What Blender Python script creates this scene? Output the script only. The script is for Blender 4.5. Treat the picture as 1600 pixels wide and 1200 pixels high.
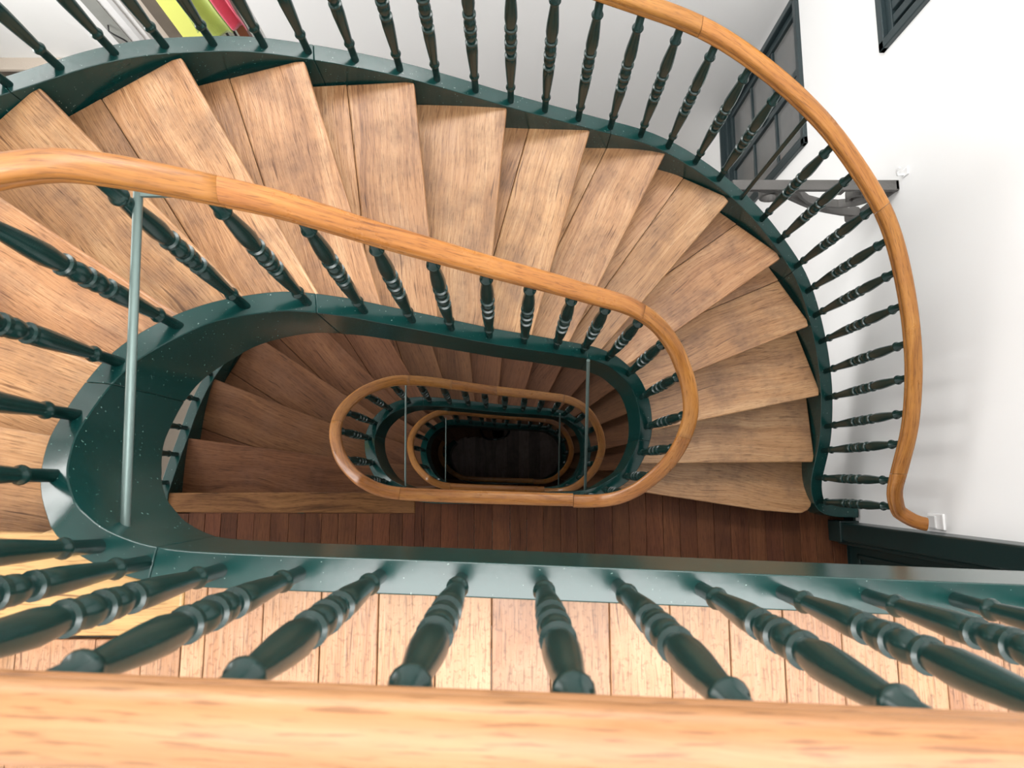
import bpy, bmesh, math, random
from mathutils import Vector, Matrix
random.seed(7)
S = bpy.context.scene
for o in list(bpy.data.objects): bpy.data.objects.remove(o)

# ------------------------------------------------------------------ camera, light, exposure
R = 0.175; H = 17 * R; CZ = 1.494          # riser, storey height, eye height above the top landing
cd = bpy.data.cameras.new('camera'); cam = bpy.data.objects.new('camera', cd); S.collection.objects.link(cam)
cd.sensor_fit = 'HORIZONTAL'; cd.sensor_width = 36; cd.lens = 36 * 1050 / 1600
cd.clip_start = 0.02; cd.clip_end = 60
cam.matrix_world = Matrix(((0.999996, -0.000422, -0.002939, 0), (0, 0.98983, -0.142253, 0), (0.002969, 0.142252, 0.989826, CZ), (0, 0, 0, 1)))
cd.dof.use_dof = True; cd.dof.focus_distance = 3.0; cd.dof.aperture_fstop = 6.0
S.camera = cam
S.view_settings.view_transform = 'Standard'; S.view_settings.look = 'None'
S.view_settings.exposure = 0.56; S.view_settings.gamma = 1.0; S.view_settings.use_curve_mapping = False
w = bpy.data.worlds.new('world'); S.world = w; w.use_nodes = True
w.node_tree.nodes['Background'].inputs[0].default_value = (0.85, 0.92, 1.0, 1)
w.node_tree.nodes['Background'].inputs[1].default_value = 0.6

def area(name, loc, rot, sx, sy, power, col=(1, 1, 1)):
    d = bpy.data.lights.new(name, 'AREA'); d.shape = 'RECTANGLE'; d.size = sx; d.size_y = sy
    d.energy = power; d.color = col
    o = bpy.data.objects.new(name, d); S.collection.objects.link(o); o.location = loc; o.rotation_euler = rot
    return o
# daylight through the roof lantern above the well, plus an added fill lamp at the left wall to lift shadows
area('back_window_daylight', (-0.3, 3.62, 1.75), (math.radians(-72), 0, 0), 4.2, 2.0, 245, (1.0, 0.985, 0.96))
area('skylight_daylight', (0.4, -0.72, 3.12), (0, 0, 0), 3.3, 1.1, 108, (1.0, 0.99, 0.97))
area('left_fill_light', (-5.9, 1.6, -1.2), (0, math.radians(-90), 0), 4.2, 3.4, 250, (1.0, 0.99, 0.97))

# ------------------------------------------------------------------ materials
def mat(name):
    m = bpy.data.materials.new(name); m.use_nodes = True
    nt = m.node_tree; b = nt.nodes['Principled BSDF']
    return m, nt, b
def N(nt, t, **kw):
    n = nt.nodes.new(t)
    for k, v in kw.items():
        if k.startswith('i_'): n.inputs[int(k[2:])].default_value = v
        else: setattr(n, k, v)
    return n
def ramp(nt, stops, src):
    r = nt.nodes.new('ShaderNodeValToRGB'); e = r.color_ramp.elements
    while len(e) < len(stops): e.new(0.5)
    for i, (p, c) in enumerate(stops):
        e[i].position = p; e[i].color = (*c, 1) if len(c) == 3 else c
    nt.links.new(src, r.inputs[0]); return r
def mixc(nt, a, b, fac, mode='MIX'):
    m = nt.nodes.new('ShaderNodeMix'); m.data_type = 'RGBA'; m.blend_type = mode
    for sock, v in ((m.inputs[0], fac), (m.inputs[6], a), (m.inputs[7], b)):
        if hasattr(v, 'links'): nt.links.new(v, sock)
        elif isinstance(v, (int, float)): sock.default_value = v
        else: sock.default_value = (*v, 1)
    return m.outputs[2]
def wood(name, dark, mid, light, rough=0.4, spec=0.5, patch=(0.2, 0.13, 0.09), patch_amt=0.5, bump=0.15, var=0.25, grain=34, cracks=0.8, coat=0.0, fleck=0.0):
    m, nt, b = mat(name); L = nt.links.new
    uv = N(nt, 'ShaderNodeTexCoord'); oi = N(nt, 'ShaderNodeObjectInfo')
    add = N(nt, 'ShaderNodeVectorMath', operation='ADD'); L(uv.outputs['UV'], add.inputs[0])
    sc = N(nt, 'ShaderNodeVectorMath', operation='SCALE'); L(oi.outputs['Random'], sc.inputs[3]); sc.inputs[0].default_value = (17.3, 9.1, 0)
    L(sc.outputs[0], add.inputs[1])
    mp = N(nt, 'ShaderNodeMapping'); L(add.outputs[0], mp.inputs[0]); mp.inputs['Scale'].default_value = (1.5, grain * 2.4, 1)
    # slow distortion that bends the grain
    n0 = N(nt, 'ShaderNodeTexNoise'); L(add.outputs[0], n0.inputs['Vector']); n0.inputs['Scale'].default_value = 1.7; n0.inputs['Detail'].default_value = 1
    off = N(nt, 'ShaderNodeVectorMath', operation='MULTIPLY_ADD'); L(n0.outputs['Color'], off.inputs[0]); off.inputs[1].default_value = (0, grain * 0.32, 0); L(mp.outputs[0], off.inputs[2])
    n1 = N(nt, 'ShaderNodeTexNoise'); L(off.outputs[0], n1.inputs['Vector']); n1.inputs['Scale'].default_value = 1.0; n1.inputs['Detail'].default_value = 5; n1.inputs['Roughness'].default_value = 0.7
    # broad cathedral figure
    mpb = N(nt, 'ShaderNodeMapping'); L(add.outputs[0], mpb.inputs[0]); mpb.inputs['Scale'].default_value = (0.9, grain * 0.28, 1)
    offb = N(nt, 'ShaderNodeVectorMath', operation='MULTIPLY_ADD'); L(n0.outputs['Color'], offb.inputs[0]); offb.inputs[1].default_value = (0.6, 2.0, 0); L(mpb.outputs[0], offb.inputs[2])
    nb = N(nt, 'ShaderNodeTexNoise'); L(offb.outputs[0], nb.inputs['Vector']); nb.inputs['Scale'].default_value = 1.0; nb.inputs['Detail'].default_value = 3; nb.inputs['Distortion'].default_value = 0.6
    nx = N(nt, 'ShaderNodeMix'); nx.data_type = 'FLOAT'; nx.inputs[0].default_value = 0.45; L(n1.outputs['Fac'], nx.inputs[2]); L(nb.outputs['Fac'], nx.inputs[3])
    r1 = ramp(nt, [(0.34, dark), (0.49, mid), (0.66, light)], nx.outputs[0])
    n2 = N(nt, 'ShaderNodeTexNoise'); L(add.outputs[0], n2.inputs['Vector']); n2.inputs['Scale'].default_value = 4.2; n2.inputs['Detail'].default_value = 8; n2.inputs['Roughness'].default_value = 0.68
    r2 = ramp(nt, [(0.46, (0, 0, 0)), (0.68, (patch_amt,) * 3)], n2.outputs['Fac'])
    c = mixc(nt, r1.outputs[0], patch, r2.outputs[0])
    # drying cracks: thin long dark lines
    mpc = N(nt, 'ShaderNodeMapping'); L(add.outputs[0], mpc.inputs[0]); mpc.inputs['Scale'].default_value = (3.2, 62, 1)
    offc = N(nt, 'ShaderNodeVectorMath', operation='MULTIPLY_ADD'); L(n0.outputs['Color'], offc.inputs[0]); offc.inputs[1].default_value = (0, 9, 0); L(mpc.outputs[0], offc.inputs[2])
    nc = N(nt, 'ShaderNodeTexNoise'); L(offc.outputs[0], nc.inputs['Vector']); nc.inputs['Scale'].default_value = 1.0; nc.inputs['Detail'].default_value = 2
    rc = ramp(nt, [(0.28, (0.30, 0.24, 0.20)), (0.33, (1, 1, 1))], nc.outputs['Fac'])
    c = mixc(nt, c, rc.outputs[0], cracks, 'MULTIPLY')
    # fine pores
    mp3 = N(nt, 'ShaderNodeMapping'); L(add.outputs[0], mp3.inputs[0]); mp3.inputs['Scale'].default_value = (16, 210, 1)
    n3 = N(nt, 'ShaderNodeTexNoise'); L(mp3.outputs[0], n3.inputs['Vector']); n3.inputs['Scale'].default_value = 1.0; n3.inputs['Detail'].default_value = 3
    r3 = ramp(nt, [(0.34, (0.45, 0.40, 0.36)), (0.46, (1, 1, 1))], n3.outputs['Fac'])
    c = mixc(nt, c, r3.outputs[0], 0.7, 'MULTIPLY')
    if fleck:
        nf = N(nt, 'ShaderNodeTexNoise'); L(add.outputs[0], nf.inputs['Vector']); nf.inputs['Scale'].default_value = 95; nf.inputs['Detail'].default_value = 3
        rf = ramp(nt, [(0.36, (0.5, 0.42, 0.36)), (0.44, (1, 1, 1))], nf.outputs['Fac'])
        c = mixc(nt, c, rf.outputs[0], fleck, 'MULTIPLY')
    hv = N(nt, 'ShaderNodeHueSaturation'); L(c, hv.inputs['Color'])
    mr = N(nt, 'ShaderNodeMapRange'); L(oi.outputs['Random'], mr.inputs[0]); mr.inputs[3].default_value = 1 - var; mr.inputs[4].default_value = 1 + var
    L(mr.outputs[0], hv.inputs['Value'])
    wn = N(nt, 'ShaderNodeTexWhiteNoise', noise_dimensions='1D'); L(oi.outputs['Random'], wn.inputs['W'])
    mh = N(nt, 'ShaderNodeMapRange'); L(wn.outputs['Value'], mh.inputs[0]); mh.inputs[3].default_value = 0.5 - 0.004; mh.inputs[4].default_value = 0.5 + 0.003; L(mh.outputs[0], hv.inputs['Hue']); L(hv.outputs[0], b.inputs['Base Color'])
    rr = N(nt, 'ShaderNodeMapRange'); L(n2.outputs['Fac'], rr.inputs[0]); rr.inputs[1].default_value = 0.3; rr.inputs[2].default_value = 0.7
    rr.inputs[3].default_value = rough - 0.08; rr.inputs[4].default_value = rough + 0.15; L(rr.outputs[0], b.inputs['Roughness'])
    bp = N(nt, 'ShaderNodeBump'); bp.inputs['Strength'].default_value = bump; bp.inputs['Distance'].default_value = 0.004
    ad = N(nt, 'ShaderNodeMath', operation='ADD'); L(n1.outputs['Fac'], ad.inputs[0]); L(n3.outputs['Fac'], ad.inputs[1])
    L(ad.outputs[0], bp.inputs['Height']); L(bp.outputs[0], b.inputs['Normal'])
    b.inputs['Specular IOR Level'].default_value = spec
    b.inputs['Coat Weight'].default_value = coat; b.inputs['Coat Roughness'].default_value = 0.15
    return m
def paint(name, col, rough=0.3, bump=0.1, bscale=40, scratch=None, streak=False, spec=0.5, mottled=0.0):
    m, nt, b = mat(name); L = nt.links.new
    tc = N(nt, 'ShaderNodeTexCoord')
    n = N(nt, 'ShaderNodeTexNoise'); L(tc.outputs['Object'], n.inputs['Vector']); n.inputs['Scale'].default_value = bscale; n.inputs['Detail'].default_value = 4
    c = None
    if scratch:
        v = N(nt, 'ShaderNodeTexNoise'); mp = N(nt, 'ShaderNodeMapping'); L(tc.outputs['Object'], mp.inputs[0]); mp.inputs['Scale'].default_value = (1, 1, 1)
        L(mp.outputs[0], v.inputs['Vector']); v.inputs['Scale'].default_value = 120; v.inputs['Detail'].default_value = 2
        r = ramp(nt, [(0.71, (0, 0, 0)), (0.74, (0.8, 0.8, 0.8))], v.outputs['Fac'])
        c = mixc(nt, col, scratch, r.outputs[0])
    if mottled:
        v2 = N(nt, 'ShaderNodeTexNoise'); L(tc.outputs['Object'], v2.inputs['Vector']); v2.inputs['Scale'].default_value = 2.3; v2.inputs['Detail'].default_value = 5
        r2 = ramp(nt, [(0.35, (1 - mottled,) * 3), (0.65, (1, 1, 1))], v2.outputs['Fac'])
        c = mixc(nt, c if c is not None else col, r2.outputs[0], 1.0, 'MULTIPLY')
    if c is None: b.inputs['Base Color'].default_value = (*col, 1)
    else: L(c, b.inputs['Base Color'])
    b.inputs['Roughness'].default_value = rough; b.inputs['Specular IOR Level'].default_value = spec
    bp = N(nt, 'ShaderNodeBump'); bp.inputs['Strength'].default_value = bump; bp.inputs['Distance'].default_value = 0.004
    L(n.outputs['Fac'], bp.inputs['Height']); L(bp.outputs[0], b.inputs['Normal'])
    return m
M = {}
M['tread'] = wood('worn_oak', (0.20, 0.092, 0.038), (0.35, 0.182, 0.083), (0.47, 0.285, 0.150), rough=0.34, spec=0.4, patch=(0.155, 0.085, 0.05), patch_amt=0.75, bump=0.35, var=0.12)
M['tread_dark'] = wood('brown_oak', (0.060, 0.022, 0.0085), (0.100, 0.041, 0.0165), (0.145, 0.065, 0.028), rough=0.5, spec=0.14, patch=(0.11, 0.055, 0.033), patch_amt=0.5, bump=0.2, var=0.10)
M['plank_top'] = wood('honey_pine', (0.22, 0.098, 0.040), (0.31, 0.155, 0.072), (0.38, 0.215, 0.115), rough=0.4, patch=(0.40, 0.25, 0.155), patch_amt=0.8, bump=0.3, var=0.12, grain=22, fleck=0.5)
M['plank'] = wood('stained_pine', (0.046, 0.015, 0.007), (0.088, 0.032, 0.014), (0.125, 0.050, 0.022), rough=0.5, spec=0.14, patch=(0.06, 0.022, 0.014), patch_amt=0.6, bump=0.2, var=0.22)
M['ground_plank'] = wood('grey_brown_plank', (0.16, 0.12, 0.10), (0.30, 0.225, 0.195), (0.42, 0.32, 0.28), rough=0.45, spec=0.3, patch=(0.15, 0.11, 0.09), patch_amt=0.6, bump=0.2, var=0.25)
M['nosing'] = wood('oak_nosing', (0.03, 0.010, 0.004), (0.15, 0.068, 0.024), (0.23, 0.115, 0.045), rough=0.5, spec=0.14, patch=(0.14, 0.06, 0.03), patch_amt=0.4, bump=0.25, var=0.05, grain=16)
M['nosing_top'] = wood('pale_nosing', (0.33, 0.17, 0.06), (0.45, 0.265, 0.105), (0.52, 0.33, 0.15), rough=0.4, patch=(0.42, 0.22, 0.09), patch_amt=0.4, bump=0.2, var=0.02, grain=18)
M['rail'] = wood('varnished_walnut', (0.17, 0.060, 0.013), (0.31, 0.128, 0.028), (0.40, 0.185, 0.050), rough=0.30, spec=0.35, patch=(0.22, 0.075, 0.02), patch_amt=0.45, bump=0.06, var=0.06, grain=26, coat=0.1, cracks=0.35)
M['rail_skylit'] = wood('skylit_front_rail', (0.175, 0.070, 0.024), (0.26, 0.122, 0.052), (0.33, 0.172, 0.080), rough=0.36, spec=0.35, patch=(0.27, 0.13, 0.055), patch_amt=0.5, bump=0.06, var=0.02, grain=22, cracks=0.4)  # front rail piece only: pale gloss of the skylight put into the wood colour
M['riser'] = paint('riser_paint', (0.10, 0.05, 0.03), 0.6)
M['green'] = paint('green_gloss_paint', (0.003, 0.030, 0.027), 0.22, 0.07, 38, scratch=(0.20, 0.30, 0.27))
M['green_baluster'] = paint('green_baluster_paint', (0.003, 0.021, 0.0185), 0.26, 0.08, 60)
M['green_dark'] = paint('dark_green_paint', (0.004, 0.016, 0.016), 0.3, 0.05, 30)
M['wall'] = paint('white_plaster', (0.80, 0.80, 0.80), 0.7, 0.25, 7)
M['wall_bright'] = paint('bright_white_plaster', (0.88, 0.88, 0.87), 0.7, 0.15, 7)
M['ceiling'] = paint('ceiling_white', (0.8, 0.8, 0.79), 0.8)
M['slate'] = paint('slate_paint', (0.022, 0.036, 0.040), 0.32, 0.08, 30, scratch=(0.12, 0.14, 0.14))
M['iron'] = paint('weathered_iron', (0.105, 0.10, 0.095), 0.6, 0.5, 60, mottled=0.4)
M['steel'] = paint('grey_green_steel', (0.12, 0.17, 0.16), 0.35, 0.05, 60); M['steel'].node_tree.nodes['Principled BSDF'].inputs['Metallic'].default_value = 0.4
M['black'] = paint('black_metal', (0.006, 0.006, 0.008), 0.3)
M['white_plastic'] = paint('white_plastic', (0.85, 0.85, 0.85), 0.3, 0.0)
M['grey_plastic'] = paint('grey_rocker', (0.62, 0.62, 0.62), 0.35, 0.0)
M['stone'] = paint('speckled_stone', (0.60, 0.52, 0.44), 0.6, 0.4, 90, scratch=(0.36, 0.30, 0.25))
M['taupe'] = paint('taupe_board', (0.165, 0.135, 0.105), 0.8, 0.6, 140, mottled=0.3)
M['yellow'] = paint('yellow_board', (0.86, 0.90, 0.22), 0.7, 0.2, 90)
def terry(name, col):
    m = paint(name, col, 0.95, 1.0, 130, mottled=0.25); m.node_tree.nodes['Principled BSDF'].inputs['Sheen Weight'].default_value = 0.4; return m
M['lime'] = terry('lime_terry', (0.50, 0.62, 0.10)); M['pink'] = terry('pink_terry', (0.85, 0.07, 0.14))
M['brown'] = paint('brown_lacquer', (0.13, 0.035, 0.012), 0.35)
M['grey_glass'] = paint('grey_frosted_glass', (0.34, 0.35, 0.33), 0.2, 0.1, 20, mottled=0.25)
def glass():
    m, nt, b = mat('dim_window_glass'); tc = N(nt, 'ShaderNodeTexCoord')
    n = N(nt, 'ShaderNodeTexNoise'); nt.links.new(tc.outputs['Object'], n.inputs['Vector']); n.inputs['Scale'].default_value = 1.6
    r = ramp(nt, [(0.4, (0.13, 0.135, 0.135)), (0.62, (0.17, 0.165, 0.16)), (0.74, (0.30, 0.15, 0.10))], n.outputs['Fac'])
    nt.links.new(r.outputs[0], b.inputs['Base Color']); b.inputs['Roughness'].default_value = 0.18
    return m
M['glass'] = glass()

# ------------------------------------------------------------------ helpers
def link(o, parent=None):
    S.collection.objects.link(o)
    if parent: o.parent = parent
    return o
def tag(o, label=None, cat=None, group=None, kind=None):
    if label: o['label'] = label
    if cat: o['category'] = cat
    if group: o['group'] = group
    if kind: o['kind'] = kind
    return o
def empty(name, loc=(0, 0, 0), **kw):
    o = bpy.data.objects.new(name, None); o.location = loc; o.empty_display_size = 0.1; S.collection.objects.link(o); tag(o, **kw); return o
def new_obj(name, verts, faces, m, parent=None, smooth=False, uvs=None, bevel=0, loc=None, seg=2, auto=None):
    me = bpy.data.meshes.new(name); 
    off = Vector(loc) if loc is not None else Vector((0, 0, 0))
    if parent is not None: poff = parent.location.copy() if parent.parent is None else (parent.location + parent.parent.location)
    else: poff = Vector((0, 0, 0))
    vs = [Vector(v) - off for v in verts]
    me.from_pydata(vs, [], faces)
    bm = bmesh.new(); bm.from_mesh(me); bmesh.ops.recalc_face_normals(bm, faces=bm.faces); bm.to_mesh(me); bm.free()
    if uvs is None:
        def uvs(v): return (v[0], v[1] + v[2])
    ul = me.uv_layers.new(name='UVMap')
    for li, lp in enumerate(me.loops):
        ul.data[li].uv = uvs(verts[lp.vertex_index])
    me.materials.append(m)
    if smooth:
        for p in me.polygons: p.use_smooth = True
        if auto:
            try: me.set_sharp_from_angle(angle=math.radians(auto))
            except Exception: pass
    o = bpy.data.objects.new(name, me); link(o, parent); o.location = off - poff
    if bevel:
        b = o.modifiers.new('bevel', 'BEVEL'); b.width = bevel; b.segments = seg; b.limit_method = 'ANGLE'; b.angle_limit = math.radians(40); b.harden_normals = False
    return o
def box(name, lo, hi, m, parent=None, bevel=0, **kw):
    (x0, y0, z0), (x1, y1, z1) = lo, hi
    v = [(x0, y0, z0), (x1, y0, z0), (x1, y1, z0), (x0, y1, z0), (x0, y0, z1), (x1, y0, z1), (x1, y1, z1), (x0, y1, z1)]
    f = [(0, 1, 2, 3), (4, 5, 6, 7), (0, 1, 5, 4), (1, 2, 6, 5), (2, 3, 7, 6), (3, 0, 4, 7)]
    if 'loc' not in kw: kw['loc'] = ((x0 + x1) / 2, (y0 + y1) / 2, z0)
    return new_obj(name, v, f, m, parent, bevel=bevel, **kw)
def prism(name, poly, z0, z1, m, parent=None, **kw):
    n = len(poly)
    v = [(x, y, z0) for x, y in poly] + [(x, y, z1) for x, y in poly]
    f = [tuple(range(n)), tuple(range(n, 2 * n))] + [(i, (i + 1) % n, n + (i + 1) % n, n + i) for i in range(n)]
    if 'loc' not in kw: kw['loc'] = (sum(p[0] for p in poly) / n, sum(p[1] for p in poly) / n, z0)
    return new_obj(name, v, f, m, parent, **kw)
def sweep(name, frames, prof, m, parent=None, closed_prof=True, **kw):
    """frames: list of (origin, side vector, up vector); prof: list of (s, u)"""
    v = []; uvd = {}
    n = len(prof); dist = 0; prev = None
    cum = [0]
    for i in range(n): 
        a, b = prof[i], prof[(i + 1) % n]; cum.append(cum[-1] + math.hypot(a[0] - b[0], a[1] - b[1]))
    vs = []; uvl = []
    for (o, s, u) in frames:
        if prev is not None: dist += (o - prev).length
        prev = o
        for j, (a, b) in enumerate(prof):
            vs.append(o + s * a + u * b); uvl.append((dist, cum[j]))
    F = []
    for i in range(len(frames) - 1):
        for j in range(n):
            k = (j + 1) % n
            F.append((i * n + j, i * n + k, (i + 1) * n + k, (i + 1) * n + j))
    F.append(tuple(range(n))); F.append(tuple((len(frames) - 1) * n + j for j in range(n)))
    o = new_obj(name, vs, F, m, parent, **kw)
    ul = o.data.uv_layers[0]
    for li, lp in enumerate(o.data.loops): ul.data[li].uv = uvl[lp.vertex_index]
    return o
def rod(name, a, b, r, m, parent=None, seg=12, **kw):
    a, b = Vector(a), Vector(b); d = (b - a).normalized()
    s = d.cross(Vector((0, 0, 1)) if abs(d.z) < 0.9 else Vector((1, 0, 0))).normalized(); u = s.cross(d)
    prof = [(r * math.cos(2 * math.pi * i / seg), r * math.sin(2 * math.pi * i / seg)) for i in range(seg)]
    kw.setdefault('loc', a)
    return sweep(name, [(a, s, u), (b, s, u)], prof, m, parent, smooth=True, auto=50, **kw)
def tube(name, pts, r, m, parent=None, seg=10, **kw):
    pts = [Vector(p) for p in pts]; fr = []
    s = None
    for i, p in enumerate(pts):
        d = (pts[min(i + 1, len(pts) - 1)] - pts[max(i - 1, 0)]).normalized()
        if s is None: s = d.cross(Vector((0.13, 0.27, 0.95))).normalized()
        s = (s - d * s.dot(d)).normalized(); fr.append((p, s, s.cross(d)))
    prof = [(r * math.cos(2 * math.pi * i / seg), r * math.sin(2 * math.pi * i / seg)) for i in range(seg)]
    kw.setdefault('loc', pts[0])
    return sweep(name, fr, prof, m, parent, smooth=True, auto=60, **kw)

# ------------------------------------------------------------------ plan curves (step number k counts risers above the lower landing; 17 = upper landing)
class Curve:
    def __init__(self, pts, step=0.05, smooth=3):
        pts = sorted(pts, key=lambda p: -p[0]); self.k = []; self.x = []; self.y = []
        k = pts[0][0]
        while k > pts[-1][0]:
            i = 0
            while i < len(pts) - 2 and pts[i + 1][0] > k: i += 1
            a, b = pts[i], pts[i + 1]; t = (a[0] - k) / (a[0] - b[0])
            p0 = pts[max(i - 1, 0)]; p3 = pts[min(i + 2, len(pts) - 1)]
            def h(c):
                m0 = (b[c] - p0[c]) / max(p0[0] - b[0], 1e-6) * (a[0] - b[0]) if i > 0 else b[c] - a[c]
                m1 = (p3[c] - a[c]) / max(a[0] - p3[0], 1e-6) * (a[0] - b[0]) if i < len(pts) - 2 else b[c] - a[c]
                return (2*t**3-3*t**2+1)*a[c] + (t**3-2*t**2+t)*m0 + (-2*t**3+3*t**2)*b[c] + (t**3-t**2)*m1
            self.k.append(k); self.x.append(h(1)); self.y.append(h(2)); k -= step
        self.k.append(pts[-1][0]); self.x.append(pts[-1][1]); self.y.append(pts[-1][2])
        for _ in range(smooth):
            for A in (self.x, self.y):
                B = A[:]
                for i in range(2, len(A) - 2): A[i] = (B[i-2] + 2*B[i-1] + 3*B[i] + 2*B[i+1] + B[i+2]) / 9
    def at(self, k):
        K = self.k
        if k >= K[0]: i, t = 0, (K[0] - k) / (K[0] - K[1])
        elif k <= K[-1]: i, t = len(K) - 2, (K[-2] - k) / (K[-2] - K[-1])
        else:
            i = min(int((K[0] - k) / (K[0] - K[1])), len(K) - 2)
            t = (K[i] - k) / (K[i] - K[i+1])
        return Vector((self.x[i] + t * (self.x[i+1] - self.x[i]), self.y[i] + t * (self.y[i+1] - self.y[i]), 0))
    def normal(self, k, e=0.12):      # points to the right of the direction of descent = into the well
        d = self.at(k - e) - self.at(k + e); d.normalize(); return Vector((d.y, -d.x, 0))
    def off(self, k, d): return self.at(k) + self.normal(k) * d

right_in = [(12.4,-.762,.648),(11.6,-.60,.664),(11.1,-.509,.665),(10.47,-.387,.664),(9.68,-.234,.662),(8.8,-.073,.662),(8.02,.09,.664),(7.38,.207,.668),(6.33,.406,.672),(5.9,.475,.668),(5.5,.545,.655),(5.12,.604,.631),(4.57,.689,.581),(4.13,.745,.525),(3.69,.792,.441),(3.27,.818,.346),(2.85,.826,.255),(2.4,.812,.169),(1.96,.784,.088),(1.5,.735,.003),(1.0,.652,-.06),(.5,.57,-.11),(0,.45,-.14),(-.6,.25,-.148),(-1,.1,-.15)]
# tread-side edge of the inner string
T_top = Curve([(30,2.2,-.329),(26,1.4,-.30),(22,.55,-.267),(20,-.2,-.237),(19,-.5,-.227),(18.53,-.677,-.219),(18.17,-.75,-.210),(17.86,-.811,-.196),(17.53,-.874,-.172),(17.34,-.909,-.154),(17.13,-.942,-.127),(16.91,-.983,-.093),(16.7,-1.027,-.054),(16.46,-1.068,-.006),(16.24,-1.093,.043),(16.,-1.113,.098),(15.6,-1.125,.176),(15.14,-1.125,.271),(14.77,-1.106,.354),(14.44,-1.068,.421),(14.09,-1.012,.485),(13.5,-.945,.556),(12.88,-.858,.613)] + right_in)
T_low = Curve([(21,.333,-.1455),(20,.1,-.15),(19,-.3,-.15),(18,-.55,-.142),(17.5,-.69,-.112),(17,-.81,-.055),(16.5,-.90,.022),(16,-.965,.115),(15.5,-1.008,.205),(15,-1.03,.30),(14.5,-1.025,.39),(14,-.995,.475),(13.5,-.93,.556),(12.88,-.848,.613)] + right_in)
rail_right = [(12.4,-.75,.652),(11.66,-.603,.668),(11.04,-.488,.670),(10.4,-.373,.668),(9.77,-.243,.664),(8.76,-.052,.664),(7.75,.149,.665),(7,.287,.665),(6.2,.446,.662),(5.6,.546,.643),(5,.63,.608),(4.46,.701,.551),(4.07,.744,.497),(3.68,.787,.423),(3.19,.818,.318),(2.89,.818,.258),(2.4,.8,.169),(1.88,.758,.082),(1.35,.69,.003),(1,.632,-.046),(.5,.55,-.088),(0,.44,-.107),(-.3,.33,-.106),(-1,.1,-.1)]
R_top = Curve([(30,2.16,-.305),(26,1.4,-.273),(22,.55,-.237),(20,-.2,-.206),(19,-.5,-.193),(18.5,-.68,-.18),(18.1,-.77,-.165),(17.7,-.84,-.14),(17.3,-.905,-.10),(17,-.95,-.065),(16.7,-.99,-.02),(16.46,-1.035,.02),(16.2,-1.065,.07),(16,-1.085,.115),(15.6,-1.11,.19),(15.14,-1.12,.28),(14.77,-1.105,.36),(14.44,-1.068,.43),(14.09,-1.01,.50),(13.72,-.96,.565),(13.1,-.875,.63)] + rail_right[1:])
R_low = Curve([(21,.33,-.1),(20,.1,-.094),(19,-.33,-.08),(18,-.60,-.065),(17.5,-.705,-.04),(17,-.79,.005),(16.5,-.87,.062),(16,-.94,.13),(15.5,-.99,.215),(15,-1.02,.3),(14.5,-1.022,.385),(14,-.995,.465),(13.5,-.935,.545),(12.9,-.848,.61)] + rail_right[0:])
def shifted(c, f):
    d = Curve([(2, 0, 0), (1, 0, 0), (0, 0, 0)]); d.k = c.k[:]; d.x = c.x[:]; d.y = [y + f(k) for y, k in zip(c.y, c.k)]; return d
def drift3(k):          # the old well wanders about 9 cm towards the back over the third flight
    if k >= 18: return 0.01
    if k <= 12: return 0.09
    t = (18 - k) / 6; return 0.01 + 0.08 * t * t * (3 - 2 * t)
T_3, R_3 = shifted(T_low, drift3), shifted(R_low, drift3)
T_4, R_4 = shifted(T_low, lambda k: 0.095), shifted(R_low, lambda k: 0.095)
O_in = Curve([(18.2,-2.235,-.42),(17.5,-2.236,-.22),(17,-2.234,-.085),(16.5,-2.228,.1),(16,-2.214,.29),(15.5,-2.19,.52),(15,-2.141,.729),(14.5,-2.05,.93),(14,-1.93,1.10),(13.5,-1.80,1.24),(13.0,-1.653,1.372),(12.6,-1.504,1.49),(12.19,-1.338,1.582),(12,-1.26,1.61),(11.64,-1.115,1.662),(11.38,-1.008,1.688),(11,-.85,1.708),(10.47,-.618,1.722),(9.95,-.394,1.722),(8.85,.044,1.702),(8,.392,1.692),(7.37,.653,1.685),(7,.80,1.66),(6.64,.942,1.612),(6.2,1.112,1.535),(5.72,1.289,1.425),(5.24,1.439,1.298),(4.99,1.515,1.22),(4.74,1.587,1.14),(4.35,1.665,1.015),(4,1.722,.89),(3.6,1.778,.74),(3.25,1.816,.598),(2.95,1.840,.479),(2.4,1.862,.262),(2.1,1.858,.155),(1.77,1.850,.042),(1.5,1.858,-.036),(1.23,1.887,-.123),(1,1.933,-.187),(.82,1.99,-.219),(.5,2.09,-.228),(.1,2.19,-.23)])
def clampk(k): return min(max(k, 0.0), 17.0)
def ztread(k, lev): return -lev * H + clampk(k) * R        # lev 1 = first flight down
SI, SO, HB = 0.045, 0.014, 0.813
def zin(k, lev): return ztread(k, lev) + SI
def zout(k, lev): return ztread(max(k, 1.0), lev) + SO

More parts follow.
